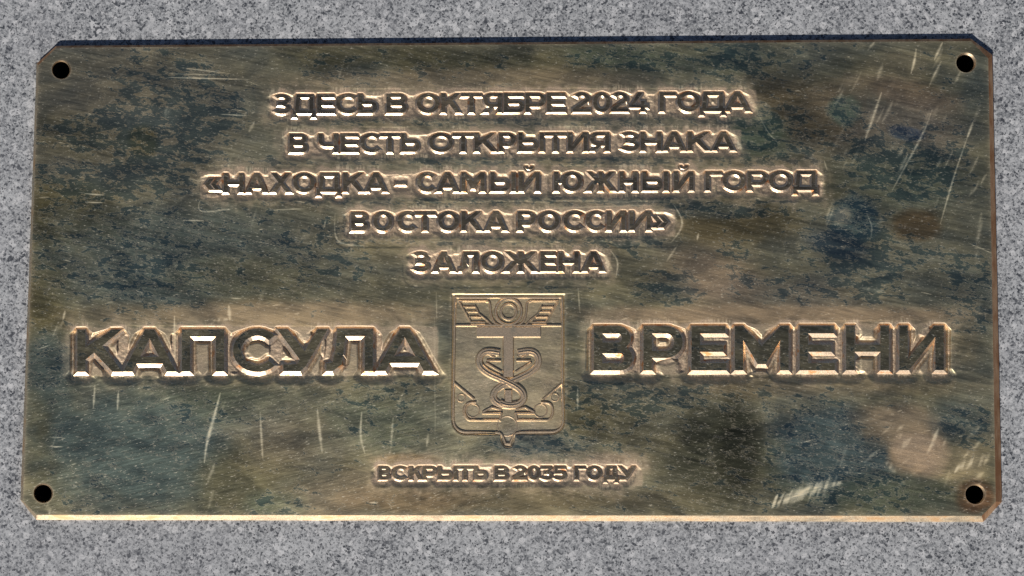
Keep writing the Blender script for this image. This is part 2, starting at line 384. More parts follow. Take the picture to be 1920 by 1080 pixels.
for t, xs, yb, yt, sl, s, wall, depth in LINES:
    for ch, (a, b) in zip(t, xs):
        dy = ((a + b) / 2 - 960) * sl
        big = depth > 5
        letter_mesh(ch, a, b, yb + dy, yt + dy, s, wall, depth, M_TOPBIG if big else M_TOP, plaque)
    cap = yb - yt
    for (a0, b0), (a1, b1) in zip(xs, xs[1:]):
        g = a1 - b0
        if 0 < g + 6 and g < cap * .4:
            dy = ((b0 + a1) / 2 - 960) * sl
            BANDS.append((b0 - 6, yt + dy + cap * .12 + 3.5, a1 + 6, yb + dy - cap * .03, depth * .85))
        else:
            dy = ((b0 + a1) / 2 - 960) * sl
            BANDS.append((b0 - 4, yt + dy + cap * .22, a1 + 4, yb + dy - cap * .05, depth * (.25 if t[0] == '«' else .5)))

# ---------------------------------------------------------------- emblem: ridges standing on a sunk shield-shaped ground
EZ = -3.0 * PX
def EP(u, v): return 830 + u / 3.6, 540 + v / 3.6
def smoothline(pts, n=3):
    for _ in range(n):
        q = [pts[0]]
        for a, b in zip(pts, pts[1:]):
            q += [(a[0] * .75 + b[0] * .25, a[1] * .75 + b[1] * .25), (a[0] * .25 + b[0] * .75, a[1] * .25 + b[1] * .75)]
        pts = q + [pts[-1]]
    return pts
def ridge(lines, width, height, side=1.0, base=0.0):
    """bars with sloping sides; lines in emblem units, width and height in px; returns verts, faces"""
    V, Fc = [], []
    for pts, closed in lines:
        p = np.array([EP(*q) for q in pts]); n = len(p)
        if closed: a, b = np.roll(p, 1, 0), np.roll(p, -1, 0)
        else: a, b = np.vstack([2 * p[0] - p[1], p[:-1]]), np.vstack([p[1:], 2 * p[-1] - p[-2]])
        e1 = p - a; e2 = b - p
        n1 = np.stack([-e1[:, 1], e1[:, 0]], 1) / np.linalg.norm(e1, axis=1)[:, None]
        n2 = np.stack([-e2[:, 1], e2[:, 0]], 1) / np.linalg.norm(e2, axis=1)[:, None]
        m = (n1 + n2) / np.maximum(1 + (n1 * n2).sum(1), .35)[:, None]
        base_i = len(V); prof = [(-width / 2 - side, base - .6), (-width / 2, base + height), (width / 2, base + height), (width / 2 + side, base - .6)]
        for i in range(n):
            for o, z in prof:
                q = p[i] + m[i] * o; V.append(tuple(P(q[0], q[1], EZ + z * PX)))
        for i in range(n if closed else n - 1):
            j = (i + 1) % n
            for c_ in range(3):
                Fc.append((base_i + i * 4 + c_, base_i + j * 4 + c_, base_i + j * 4 + c_ + 1, base_i + i * 4 + c_ + 1))
        if not closed:
            Fc.append((base_i, base_i + 1, base_i + 2, base_i + 3)); q = base_i + (n - 1) * 4; Fc.append((q + 3, q + 2, q + 1, q))
    return V, Fc
def circ(cx, cy, r, n=36): return [(cx + r * math.cos(2 * math.pi * i / n), cy + r * math.sin(2 * math.pi * i / n)) for i in range(n)]
def mir(l): return [([(888 - u, v) for u, v in p], c) for p, c in l]

k = NT('brass_emblem')
g = k.noise(k.co, 1300, 3, .6); g2 = k.noise(k.co, 120, 4, .6)
col = k.mix(k.ramp(g, .3, .7), (.56, .44, .31), (.78, .63, .46)); col = k.mix(k.math('MULTIPLY', k.ramp(g2, .5, .7), .6), col, (.40, .38, .30))
k.l(col, k.b.inputs['Base Color']); k.b.inputs['Metallic'].default_value = 1; k.b.inputs['Roughness'].default_value = .50
k.l(k.bump(g, .00012, .7), k.b.inputs['Normal']); M_EMB = k.m

emblem = obj('shield_frame', *ridge([
    (([(80, 250), (84, 62), (806, 62), (808, 250)]), False), ([(84, 252), (806, 252)], False),
    (smoothline([(80, 250), (74, 640), (70, 860)], 0) + smoothline([(70, 862), (74, 930), (120, 972), (190, 974)], 2) + [(360, 974)] +
     smoothline([(352, 974), (398, 982), (424, 1052)], 2) + [(455, 1052)] + smoothline([(456, 1050), (482, 984), (532, 974)], 2) +
     smoothline([(700, 972), (770, 970), (812, 930), (814, 862)], 2) + [(808, 640), (808, 250)], False)], 1.9, 2.7, 2.5), M_EMB, plaque)
emblem.name = 'emblem'; emblem['label'] = 'raised shield emblem with winged ring, anchor and two entwined serpents'
def esub(name, *a): return obj(name, *ridge(*a), M_EMB, emblem)
esub('ring', [(circ(445, 160, 88), True)], 2.2, 2.8, 2.4)
esub('ring', [(circ(445, 160, 52), True)], 2.0, 2.5, 2.1)
wing = [([(106, 88), (296, 88)], False), ([(112, 94), (192, 232), (284, 232)], False), ([(140, 128), (222, 128)], False), ([(160, 160), (238, 160)], False),
        ([(178, 196), (258, 196)], False), ([(218, 120), (246, 176), (296, 214), (330, 252)], False)]
esub('wing', wing, 1.2, 2.6, 2.0)
esub('wing', mir(wing), 1.2, 2.6, 2.0)
arch = smoothline([(290, 90), (322, 96), (322, 170), (345, 240), (420, 262)], 3)
esub('ribbon', [(arch, False)] + mir([(arch, False)]), 1.6, 2.5, 2.1)
esub('anchor_stock', [([(230, 296), (660, 296)], False)], 17.5, 2.9, 3.0)
esub('anchor_shank', [([(443, 322), (443, 600)], False)], 17.0, 3.0, 2.8)
esub('anchor_shank', [([(443, 690), (443, 780)], False)], 12.0, 2.2, 2.0)
fl = [(78, 640), (212, 752)]
curl = smoothline([(225, 772), (160, 775), (138, 830), (165, 892), (210, 892)], 3) + [(385, 892), (398, 840)]
esub('anchor_arm', [(fl, False), (curl, False)], 1.5, 2.7, 2.4)
esub('anchor_arm', mir([(fl, False), (curl, False)]), 1.5, 2.7, 2.4)
esub('boss', [(circ(435, 932, 66), True)], .8, .7, 1.4)
for c_ in ((205, 828, 44), (660, 828, 44), (125, 742, 26), (757, 738, 26)): esub('boss', [(circ(*c_, 24), True)], 1.2, 1.0, 1.2)
sn = smoothline([(384, 438), (300, 424), (250, 450), (243, 520), (300, 575), (420, 625), (525, 680), (556, 740), (515, 788), (440, 797), (385, 775)], 3)
sn2 = smoothline([(506, 438), (590, 424), (642, 450), (649, 518), (590, 575), (470, 628), (366, 675), (332, 735), (372, 785), (445, 797), (500, 782)], 3)
esub('serpent', [(sn2, False)], 9.6, 2.6, 2.6)
esub('serpent', [(sn, False)], 9.6, 3.5, 2.9)
def nar(l, d): return l
esub('serpent_stripe', [(sn[2:-2], False)], 1.2, 4.9, 2.0)
esub('serpent_stripe', [(sn2[2:-2], False)], 1.2, 4.0, 2.0)
head = [([(300, 440), (352, 470)], False), ([(330, 418), (382, 462)], False), ([(296, 490), (392, 490)], False), ([(290, 505), (396, 566)], False)]
esub('serpent_head', head, 1.8, 2.8, 1.7); esub('serpent_head', mir(head), 1.8, 2.8, 1.7)
leaf = [([(266, 846), (392, 846)], False), ([(270, 838), (330, 806), (396, 820)], False)]
esub('serpent_tail', leaf, 2.2, 2.8, 1.7); esub('serpent_tail', mir(leaf), 2.2, 2.8, 1.7)

# ---------------------------------------------------------------- the plate face: a fine relief grid with real pockets round the letters
def inter(a, b, c, d):
    a, b, c, d = [np.array([*p, 1.]) for p in (a, b, c, d)]
    p = np.cross(np.cross(a, b), np.cross(c, d)); return p[:2] / p[2]
Li = ((72.5, 120), (43, 937)); Ri = ((1853, 105), (1867, 940)); Ti = ((105, 89.5), (1820, 77)); Bi = ((68, 965.5), (1842, 967.5))
c00, c10, c11, c01 = inter(*Li, *Ti), inter(*Ri, *Ti), inter(*Ri, *Bi), inter(*Li, *Bi)
NX, NY = 1500, 732
CUT = {'tl': 27, 'tr': 27, 'bl': 22, 'br': 22}
def uv2px(u, v):
    u = np.asarray(u, float)[..., None]; v = np.asarray(v, float)[..., None]
    return (c00 * (1 - u) + c10 * u) * (1 - v) + (c01 * (1 - u) + c11 * u) * v
gu, gv = np.meshgrid(np.arange(NX + 1) / NX, np.arange(NY + 1) / NY)
gp = uv2px(gu, gv); GX, GY = gp[..., 0], gp[..., 1]
HOLES = [(115, 130.5, 17.8), (1811.5, 117.5, 18.6), (81, 925, 18.2), (1829, 926.5, 19.0)]
HC = []
for hx, hy, hr in HOLES:
    d = (GX - hx) ** 2 + (GY - hy) ** 2; j, i = np.unravel_index(np.argmin(d), d.shape); HC.append((i, j, 20))

D = np.full(GX.shape, 60.0)          # distance to the nearest letter outline
DEP = np.zeros(GX.shape); H = np.zeros(GX.shape)
wob = (fbm(GX, GY, 26, 11, 3) - .5) * 3.6 + (fbm(GX, GY, 7, 17, 2) - .5) * 1.3
x0g, y0g, dxg, dyg = GX[0, 0], GY[0, 0], (GX[0, -1] - GX[0, 0]) / NX, (GY[-1, 0] - GY[0, 0]) / NY
def window(xa, ya, xb, yb):
    i0 = int(max(0, (xa - 75) / 1.22)) - 4; i1 = int((xb - 35) / 1.19) + 12
    j0 = int((ya - 95) / 1.215) - 8; j1 = int((yb - 75) / 1.195) + 8
    return slice(max(j0, 0), max(min(j1, NY + 1), 1)), slice(max(i0, 0), min(i1, NX + 1))
for segs, wall, depth, yt_ in LETTERS:
    xa, xb = segs[:, [0, 2]].min(), segs[:, [0, 2]].max(); ya, yb = segs[:, [1, 3]].min(), segs[:, [1, 3]].max()
    W = window(xa - 40, ya - 40, xb + 40, yb + 40); X, Y = GX[W], GY[W]
    d2 = np.full(X.shape, 1e9); ins = np.zeros(X.shape, bool)
    for ax, ay, bx, by in segs:
        ex, ey = bx - ax, by - ay; L2 = ex * ex + ey * ey + 1e-9
        t = np.clip(((X - ax) * ex + (Y - ay) * ey) / L2, 0, 1)
        d2 = np.minimum(d2, (X - ax - t * ex) ** 2 + (Y - ay - t * ey) ** 2)
        if ay != by: ins ^= ((ay > Y) != (by > Y)) & (X < ex * (Y - ay) / (by - ay) + ax)
    d = np.sqrt(d2); d[ins] = -d[ins]
    D[W] = np.minimum(D[W], d)
    topside = 1 - sst(yt_ - 2.5, yt_ + 9, Y)
    R0 = wall * (1.10 - (.78 if depth < 5 else .60) * topside)
    s_ = 1 - sst(R0, R0 + 1.6 + (1 - topside) * (11 if depth < 5 else 5.0 + 12 * sst(segs[:, [1, 3]].max() - 4, segs[:, [1, 3]].max() + 10, Y)), d + wob[W] * (.12 + .6 * sst(yt_, yt_ + 20, Y)))
    H[W] = np.minimum(H[W], -depth * s_)
for xa, ya, xb, yb, depth in BANDS:
    W = window(xa - 30, ya - 30, xb + 30, yb + 30); X, Y = GX[W], GY[W]
    qx = np.maximum(np.maximum(xa - X, X - xb), 0); qy = np.maximum(np.maximum(ya - Y, Y - yb), 0)
    d = np.hypot(qx, qy); D[W] = np.minimum(D[W], d + 2)
    H[W] = np.minimum(H[W], -depth * (1 - sst(2.5, 9 - 4.5 * (Y < (ya + yb) / 2), d + wob[W])))
# wide, very shallow passes of the cutter round the rows, with faint rounded ends
for xa, ya, xb, yb, r, dep in ((396, 326, 1540, 362, 16, .5), (646, 396, 1262, 446, 18, .8), (782, 480, 1136, 512, 27, .6), (520, 180, 1400, 205, 14, .6),
                               (1118, 620, 1770, 690, 18, .5), (150, 625, 800, 692, 14, .4), (716, 880, 1186, 896, 10, .6), (548, 254, 1385, 280, 16, .5)):
    qx = np.maximum(np.maximum(xa - GX, GX - xb), 0); qy = np.maximum(np.maximum(ya - GY, GY - yb), 0)
    d = np.hypot(qx, qy) - r; H -= dep * .55 * (1 - sst(-1.6, 1.6, d + (fbm(GX, GY, 30, 33, 2) - .5) * 3)) * sst(.35, .6, fbm(GX, GY, 90, 35, 2))
# sunk ground of the emblem
fx, fy = (GX - 830) * 3.6, (GY - 540) * 3.6
qx = np.maximum(np.abs(fx - 443) - 281, 0); qy = np.maximum(np.maximum(150 - fy, fy - 889), 0)
dsh = np.hypot(qx, qy) / 3.6 - 27
sharp = np.maximum(np.abs(fx - 444) / 3.6 - 104.5, (48 - fy) / 3.6)
dsh = np.where(fy < 500, np.maximum(sharp, -20), dsh)
dtip = np.hypot(fx - 440, (fy - 1010) * .7) / 3.6 - 12
dsh = np.minimum(dsh, dtip)
H = np.minimum(H, -3.0 * (1 - sst(.5, 2.0, dsh + wob * .15)))
EMB = 1 - sst(-2, 9, dsh + (fbm(GX, GY, 20, 5, 3) - .5) * 8)
# tooling marks on the pocket floors, lumps left standing by the cutter
floor_ = np.clip(-H / 2.0, 0, 1)
LUMPS = [(479, 660, 22, 15, 4.6), (1252, 688, 24, 17, 4.6), (572, 628, 14, 12, 5.0), (606, 650, 5, 20, 3.5), (281, 703, 20, 9, 3.2), (180, 700, 13, 10, 3.0),
         (1608, 618, 13, 13, 5.0), (1610, 684, 14, 14, 4.0), (1732, 620, 12, 12, 5), (655, 695, 14, 12, 3), (1424, 702, 20, 6, 3), (396, 366, 16, 5, 2.0), (728, 184, 8, 14, 2.8), (806, 476, 8, 5, 2.6), (844, 474, 8, 6, 2.6)]
for x, y, rx, ry, a in LUMPS:
    W = window(x - 50, y - 50, x + 50, y + 50); X, Y = GX[W], GY[W]
    r = np.hypot((X - x) / rx, (Y - y) / ry) + (fbm(X, Y, 14, 23, 3) - .5) * .5
    H[W] = np.minimum(H[W] + a * (1 - sst(.75, 1.1, r)) * (.8 + .4 * fbm(X, Y, 5, 29, 3)), np.minimum(-.35, H[W] * .2))* (1 - sst(.9, 1.3, r)) + H[W] * sst(.9, 1.3, r)
H -= floor_ * (fbm(GX, GY, 5, 31, 3) - .3) * (1.2 - 1.0 * EMB)
H += (fbm(GX, GY, 150, 41, 2) - .5) * .9 * (1 - floor_)      # the sheet is not quite flat
H += (fbm(GX * .25, GY, 5, 47, 3) - .5) * .10
for hx, hy, hr in HOLES:
    H *= sst(24, 44, np.hypot(GX - hx, GY - hy))
edge = np.minimum(np.minimum(gu * NX, (1 - gu) * NX), np.minimum(gv * NY, (1 - gv) * NY))
H *= sst(0, 12, edge)

# fields of wear, stain and painted-in reflections over the plate --------------------------------------------------
def blob(x, y, rx, ry, ang, X, Y, soft=.5, seed=3, wb=.5):
    res = np.zeros(X.shape); R_ = max(rx, ry) * (1.05 + soft + wb)
    sel = window(x - R_, y - R_, x + R_, y + R_) if X.ndim == 2 else slice(None)
    wn = warp(X, Y, seed)[sel]; X = X[sel]; Y = Y[sel]
    a = math.radians(ang); dx, dy = X - x, Y - y
    u = (dx * math.cos(a) + dy * math.sin(a)) / rx; v = (-dx * math.sin(a) + dy * math.cos(a)) / ry
    r = (np.hypot(u, v) if ang != 360 else (np.abs(u) ** 6 + np.abs(v) ** 6) ** (1 / 6)) + wn * wb * (2 if ang != 360 else .7)
    res[sel] = 1 - sst(1 - soft, 1 + soft, r); return res
_fc = {}
def warp(X, Y, seed):
    key = (id(X), seed)
    if key not in _fc: _fc[key] = fbm(X, Y, 40, seed, 4) - .5
    return _fc[key]
BL, OL, RO, TN, DK, GN, PU = (.42, .60, .66), (.60, .57, .34), (1.30, 1.05, .84), (1.38, 1.18, .86), (.06, .07, .07), (.60, .82, .66), (.82, .76, .78)  # BL paints in reflected sky; TN is tan wear plus painted sheen
TONE = [ # x, y, rx, ry, angle, colour, amount, softness; some tints paint in reflections and sheen
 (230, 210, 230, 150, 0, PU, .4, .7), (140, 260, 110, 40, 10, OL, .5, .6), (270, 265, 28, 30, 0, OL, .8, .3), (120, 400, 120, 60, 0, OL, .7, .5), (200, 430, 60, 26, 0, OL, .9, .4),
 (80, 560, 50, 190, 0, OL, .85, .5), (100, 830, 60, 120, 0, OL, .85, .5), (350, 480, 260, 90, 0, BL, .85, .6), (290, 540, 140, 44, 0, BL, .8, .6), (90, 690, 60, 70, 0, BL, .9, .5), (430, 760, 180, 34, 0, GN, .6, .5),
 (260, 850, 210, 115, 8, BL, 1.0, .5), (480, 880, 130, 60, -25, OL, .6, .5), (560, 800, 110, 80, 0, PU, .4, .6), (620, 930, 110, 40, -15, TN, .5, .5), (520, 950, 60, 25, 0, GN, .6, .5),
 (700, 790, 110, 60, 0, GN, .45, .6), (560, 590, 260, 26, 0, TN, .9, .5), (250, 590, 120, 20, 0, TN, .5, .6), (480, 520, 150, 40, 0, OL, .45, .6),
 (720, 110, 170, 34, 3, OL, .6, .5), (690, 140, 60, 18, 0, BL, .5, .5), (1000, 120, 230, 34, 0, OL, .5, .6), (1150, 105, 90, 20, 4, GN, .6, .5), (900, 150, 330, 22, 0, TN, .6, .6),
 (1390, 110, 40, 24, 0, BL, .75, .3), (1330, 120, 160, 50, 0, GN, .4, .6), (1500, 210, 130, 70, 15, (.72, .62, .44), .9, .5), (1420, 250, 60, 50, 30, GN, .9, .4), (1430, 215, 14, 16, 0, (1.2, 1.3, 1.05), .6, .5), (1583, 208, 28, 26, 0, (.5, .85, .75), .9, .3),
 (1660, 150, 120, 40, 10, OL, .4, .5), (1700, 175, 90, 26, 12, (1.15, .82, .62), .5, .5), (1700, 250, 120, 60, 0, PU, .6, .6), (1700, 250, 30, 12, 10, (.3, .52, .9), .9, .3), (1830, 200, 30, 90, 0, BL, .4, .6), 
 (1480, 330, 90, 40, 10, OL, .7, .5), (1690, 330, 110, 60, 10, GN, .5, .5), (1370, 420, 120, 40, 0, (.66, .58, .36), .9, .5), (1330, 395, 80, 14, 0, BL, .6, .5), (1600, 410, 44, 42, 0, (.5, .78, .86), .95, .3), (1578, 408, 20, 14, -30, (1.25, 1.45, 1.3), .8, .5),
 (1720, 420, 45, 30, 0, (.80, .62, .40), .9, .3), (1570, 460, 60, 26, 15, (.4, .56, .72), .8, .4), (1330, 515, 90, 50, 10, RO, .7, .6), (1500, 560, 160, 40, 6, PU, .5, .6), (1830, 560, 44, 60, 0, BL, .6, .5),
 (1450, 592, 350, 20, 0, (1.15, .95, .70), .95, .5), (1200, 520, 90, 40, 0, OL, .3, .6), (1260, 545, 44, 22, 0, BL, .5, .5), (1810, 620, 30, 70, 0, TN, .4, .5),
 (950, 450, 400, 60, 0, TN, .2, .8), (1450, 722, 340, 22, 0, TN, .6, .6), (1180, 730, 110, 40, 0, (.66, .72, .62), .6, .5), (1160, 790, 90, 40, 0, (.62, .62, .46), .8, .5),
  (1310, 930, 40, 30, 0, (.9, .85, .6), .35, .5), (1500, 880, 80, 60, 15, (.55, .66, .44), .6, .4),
 (1565, 850, 125, 95, 10, (.32, .52, .66), .9, .35), (1728, 850, 58, 42, 20, (1.6, 1.3, .95), 1.0, .3), (1690, 800, 80, 40, 10, (1.15, .98, .76), .8, .4), (1800, 790, 50, 40, 0, BL, .7, .4), (1820, 880, 60, 50, -30, (1.5, 1.38, .85), .8, .5),  # first blob: smooth blue sky reflection painted in as colour
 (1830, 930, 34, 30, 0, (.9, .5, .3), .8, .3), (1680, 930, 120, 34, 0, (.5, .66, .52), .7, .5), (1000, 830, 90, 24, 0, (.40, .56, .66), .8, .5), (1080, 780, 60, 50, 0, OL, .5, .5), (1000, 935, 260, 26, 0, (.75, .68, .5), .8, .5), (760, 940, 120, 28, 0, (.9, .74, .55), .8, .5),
 (760, 862, 60, 10, 0, (1.2, .95, .6), .8, .5), (1150, 870, 60, 20, 0, (.95, .75, .65), .6, .5), (1340, 850, 92, 108, 5, (.20, .235, .20), .85, .5), (1385, 830, 40, 90, 0, (.13, .155, .14), .85, .45),  # last two blobs: dark reflection of a standing figure painted into the metal
]
DENS = [ # x, y, rx, ry, angle, density added
 (330, 170, 150, 70, 15, .25), (230, 120, 90, 24, 0, -.05), (300, 250, 140, 60, 5, .30), (160, 240, 90, 32, -5, .26), (150, 340, 90, 40, 0, .22), (260, 340, 110, 34, 0, .22), (110, 190, 70, 40, 0, -.15),
 (150, 460, 130, 110, 0, .16), (420, 450, 190, 90, 0, .12), (330, 540, 150, 60, 0, .10), (640, 480, 90, 60, 0, .10), (90, 680, 50, 80, 0, .12), (270, 850, 200, 120, 0, .06), (430, 770, 120, 40, 0, .06), (560, 800, 170, 80, 0, .04),
 (520, 950, 70, 30, 0, .18), (720, 790, 110, 60, 0, .06), (700, 130, 120, 34, 0, .14), (1150, 110, 120, 30, 0, .14), (900, 228, 500, 9, 0, .20), (900, 303, 480, 10, 0, .22), (1000, 378, 460, 9, 0, .22), (960, 452, 320, 8, 0, .2), (1180, 450, 60, 30, 0, .2),
 (1390, 110, 50, 30, 0, .16), (1360, 110, 260, 50, 0, .08), (1450, 260, 80, 60, 0, .20), (1700, 280, 130, 60, 12, .20), (1690, 330, 120, 50, 12, .22), (1583, 210, 30, 28, 0, .2), (1600, 430, 60, 60, 15, .22), (1590, 480, 90, 40, 15, .24), (1720, 480, 90, 40, 10, .18),
 (1500, 545, 130, 34, 0, .18), (1380, 480, 40, 40, 0, .24), (1250, 540, 60, 36, 0, .28), (1350, 395, 160, 14, 0, .28), (1640, 540, 60, 30, 0, .2), (1820, 560, 60, 90, 0, .18), (1180, 740, 120, 40, 0, .22), (1000, 830, 110, 30, 0, .2),
 (1345, 850, 90, 105, 0, .08), (1560, 850, 140, 90, 8, .12), (1730, 850, 60, 44, 20, -.5), (1800, 800, 60, 50, 0, .2), (1600, 930, 200, 40, 0, .10), (700, 730, 130, 30, 0, .08), (1450, 745, 250, 30, 0, .10), (1180, 800, 90, 50, 0, .10), (1370, 650, 500, 60, 0, -.2),  # first entry adds patina under the painted dark reflection
]
SCR = [ # polyline, width, strength
 ([(1767, 80), (1752, 112)], 2.6, .9), ([(1765, 115), (1753, 138), (1742, 162)], 2.2, .6), ([(1748, 205), (1733, 247), (1700, 307), (1673, 357)], 2.2, .55), ([(1718, 92), (1714, 118), (1708, 138)], 2.2, .8),
 ([(1653, 173), (1637, 220), (1622, 263)], 2.6, .65), ([(1630, 235), (1622, 263)], 2.4, .5), ([(1825, 227), (1813, 260)], 2.4, .8), ([(1813, 260), (1793, 317), (1780, 360), (1763, 420)], 1.8, .6), ([(1850, 327), (1817, 367)], 4, .4),
 ([(1640, 79), (1627, 94)], 2.4, .5), ([(1607, 140), (1573, 172)], 7, .35), ([(1655, 120), (1645, 150)], 5, .3), ([(1310, 437), (1307, 450)], 1.8, .6), ([(1270, 460), (1250, 490)], 2, .45), ([(1840, 400), (1830, 503)], 5, .30),
 ([(178, 723), (175, 765)], 2, .65), ([(222, 733), (220, 768)], 2, .6), ([(413, 737), (402, 780), (388, 827), (383, 867)], 2.8, .75), ([(402, 870), (390, 905)], 3.5, .3), ([(488, 773), (490, 820), (493, 862)], 2.2, .5), ([(595, 767), (598, 800), (604, 848)], 3, .5),
 ([(122, 583), (118, 600)], 2, .6), ([(118, 603), (100, 630)], 4.5, .55), ([(327, 593), (328, 672)], 2, .9), ([(429, 573), (431, 600)], 3, .7), ([(400, 601), (432, 598)], 3.5, .5), ([(90, 945), (92, 964)], 4, .6), ([(678, 773), (675, 820), (684, 850)], 2.2, .55),
 ([(737, 783), (733, 840)], 2.2, .4), ([(803, 813), (800, 837)], 2.5, .4), ([(1083, 727), (1083, 768)], 1.8, .5), ([(1445, 950), (1480, 935), (1520, 917), (1575, 905)], 10, .75), ([(1760, 803), (1738, 850)], 5, .5), ([(1850, 817), (1807, 857)], 4, .4),
 ([(1787, 880), (1815, 870), (1847, 855)], 8, .5), ([(1663, 868), (1678, 885)], 7, .35), ([(307, 145), (467, 149)], 1.0, .8), ([(340, 127), (432, 138)], 1.0, .6), ([(320, 138), (420, 141)], .9, .5), ([(413, 214), (463, 217)], 1.0, .7), ([(467, 247), (477, 228)], 3, .45),
 ([(158, 363), (195, 366)], 1, .8), ([(160, 379), (192, 380)], 1, .8), ([(345, 413), (382, 414)], 1, .7), ([(92, 837), (120, 838)], .9, .7), ([(90, 820), (118, 821)], .8, .4), ([(693, 942), (707, 943)], 1.2, .9), ([(434, 559), (452, 560)], 1.0, .7), ([(583, 440), (560, 445), (556, 460)], 6, .2), ([(612, 410), (606, 430)], 1.2, .4),
 ([(375, 375), (371, 390), (380, 399), (436, 391)], 1.2, .5), ([(505, 394), (575, 391)], 1.2, .45), ([(1000, 392), (1230, 384)], 1, .35), ([(628, 400), (627, 440), (637, 458), (690, 462)], 1.5, .5), ([(1262, 382), (1280, 410), (1277, 432), (1258, 455)], 1.6, .6), ([(1145, 470), (1160, 490), (1155, 520)], 1.6, .5),
 ([(1815, 455), (1860, 475)], 1, .5), ([(1615, 540), (1660, 548)], 4, .35), ([(1420, 210), (1440, 250), (1462, 270)], 1.0, .3), ([(1545, 300), (1551, 320)], 1.2, .4), ([(818, 548), (819, 600)], 1, .3), ([(815, 595), (816, 830)], .8, .25), ([(1084, 540), (1087, 585)], 1.2, .4), ([(1625, 400), (1636, 425), (1633, 445)], 1.4, .4), ([(1562, 380), (1550, 420)], 5, .4)]
rq = np.random.RandomState(21)
for _ in range(26):
    x, y = rq.uniform(1570, 1840), rq.uniform(90, 330); L = rq.uniform(14, 46)
    SCR.append(([(x, y), (x - L * .28, y + L * .6), (x - L * .5, y + L)], rq.uniform(1.2, 4.5), rq.uniform(.12, .38)))
for _ in range(12):
    x, y = rq.uniform(1640, 1850), rq.uniform(780, 930); L = rq.uniform(14, 40)
    SCR.append(([(x, y), (x - L * .7, y + L * .6)], rq.uniform(2, 6), rq.uniform(.15, .4)))
for i_ in range(9): SCR.append(([(1447 + i_ * 14, 952 - i_ * 3.5), (1458 + i_ * 14, 928 - i_ * 4.5)], 4.5, .75 - i_ * .06))
for i_ in range(6): SCR.append(([(1790 + i_ * 11, 886 - i_ * 3), (1800 + i_ * 11, 870 - i_ * 4)], 4, .6 - i_ * .05))
rs = np.random.RandomState(8)
for _ in range(230):                 # short handling scratches, mostly along the brushing
    x, y = rs.uniform(60, 1850), rs.uniform(90, 960); a = math.radians(rs.normal(8 if y < 560 else -14, 7)); L = rs.exponential(9) + 3
    SCR.append(([(x, y), (x + L * math.cos(a), y + L * math.sin(a))], rs.uniform(.5, .8), rs.uniform(.25, .7)))
for _ in range(40):                  # soft vertical rubs
    x, y = rs.choice([rs.uniform(1540, 1850), rs.uniform(90, 800)]), rs.uniform(110, 940)
    if 560 < y < 720: continue
    L = rs.uniform(12, 50); SCR.append(([(x, y), (x - L * .3, y + L)], rs.uniform(1.5, 5), rs.uniform(.08, .22)))

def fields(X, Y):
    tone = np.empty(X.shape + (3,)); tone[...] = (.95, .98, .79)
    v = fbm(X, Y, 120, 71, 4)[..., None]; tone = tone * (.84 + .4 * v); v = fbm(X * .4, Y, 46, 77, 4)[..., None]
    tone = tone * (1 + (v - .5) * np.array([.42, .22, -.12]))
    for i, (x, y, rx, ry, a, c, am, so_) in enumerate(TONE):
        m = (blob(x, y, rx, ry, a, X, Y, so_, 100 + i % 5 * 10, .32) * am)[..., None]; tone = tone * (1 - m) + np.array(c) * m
    den = .33 + (fbm(X, Y, 150, 81, 3) - .5) * .22
    for i, (x, y, rx, ry, a, am) in enumerate(DENS): den = den + blob(x, y, rx, ry, a, X, Y, .5, 120 + i % 4 * 10, .35) * am
    den = np.where(den > .42, .42 + (den - .42) * .55, den); den = np.clip(den + .02, 0, .57)
    return tone, den
def scratches(X, Y, GRID=True):
    s_ = np.zeros(X.shape); br = .45 + .85 * vnoise(X * .35 + Y, Y * .5, 2.2, 201)
    for pl, wd, st in SCR:
        p = np.array(smoothline(pl, 2) if len(pl) > 2 else pl); r = wd * 2.6 + 3
        W = window(p[:, 0].min() - r, p[:, 1].min() - r, p[:, 0].max() + r, p[:, 1].max() + r) if GRID else slice(None)
        x, y = X[W], Y[W]; best = np.zeros(x.shape)
        cum = np.concatenate([[0], np.cumsum(np.hypot(*(p[1:] - p[:-1]).T))])
        for i, (a, b) in enumerate(zip(p, p[1:])):
            e = b - a; L2 = (e ** 2).sum(); t = ((x - a[0]) * e[0] + (y - a[1]) * e[1]) / L2; tc = np.clip(t, 0, 1)
            d = np.hypot(x - a[0] - tc * e[0], y - a[1] - tc * e[1])
            q = (cum[i] + tc * (cum[i + 1] - cum[i])) / cum[-1]; taper = .25 + .75 * np.sin(np.pi * np.clip(q * .92 + .04, 0, 1))
            best = np.maximum(best, np.exp(-(d / (wd * taper)) ** 2) * (.5 + .5 * taper))
        s_[W] = np.maximum(s_[W], best * min(1, st * 1.25) * (br[W] if wd > 1.4 else 1) * (.30 + .9 * sst(.35, .7, vnoise(x + y * .35, y * .12, 4.5, 203)) if wd > 3.4 else 1))
    return s_
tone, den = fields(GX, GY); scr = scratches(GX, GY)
rag = (fbm(GX, GY, 12, 61, 4) - .5)
mill = 1 - sst(6, 17, D + rag * 16 - 3 * (fbm(GX, GY, 60, 67, 2) - .5))
mill = np.maximum(mill, .46 * (1 - sst(10, 36, D + rag * 34))) * (.72 + .5 * fbm(GX, GY, 9, 63, 3))
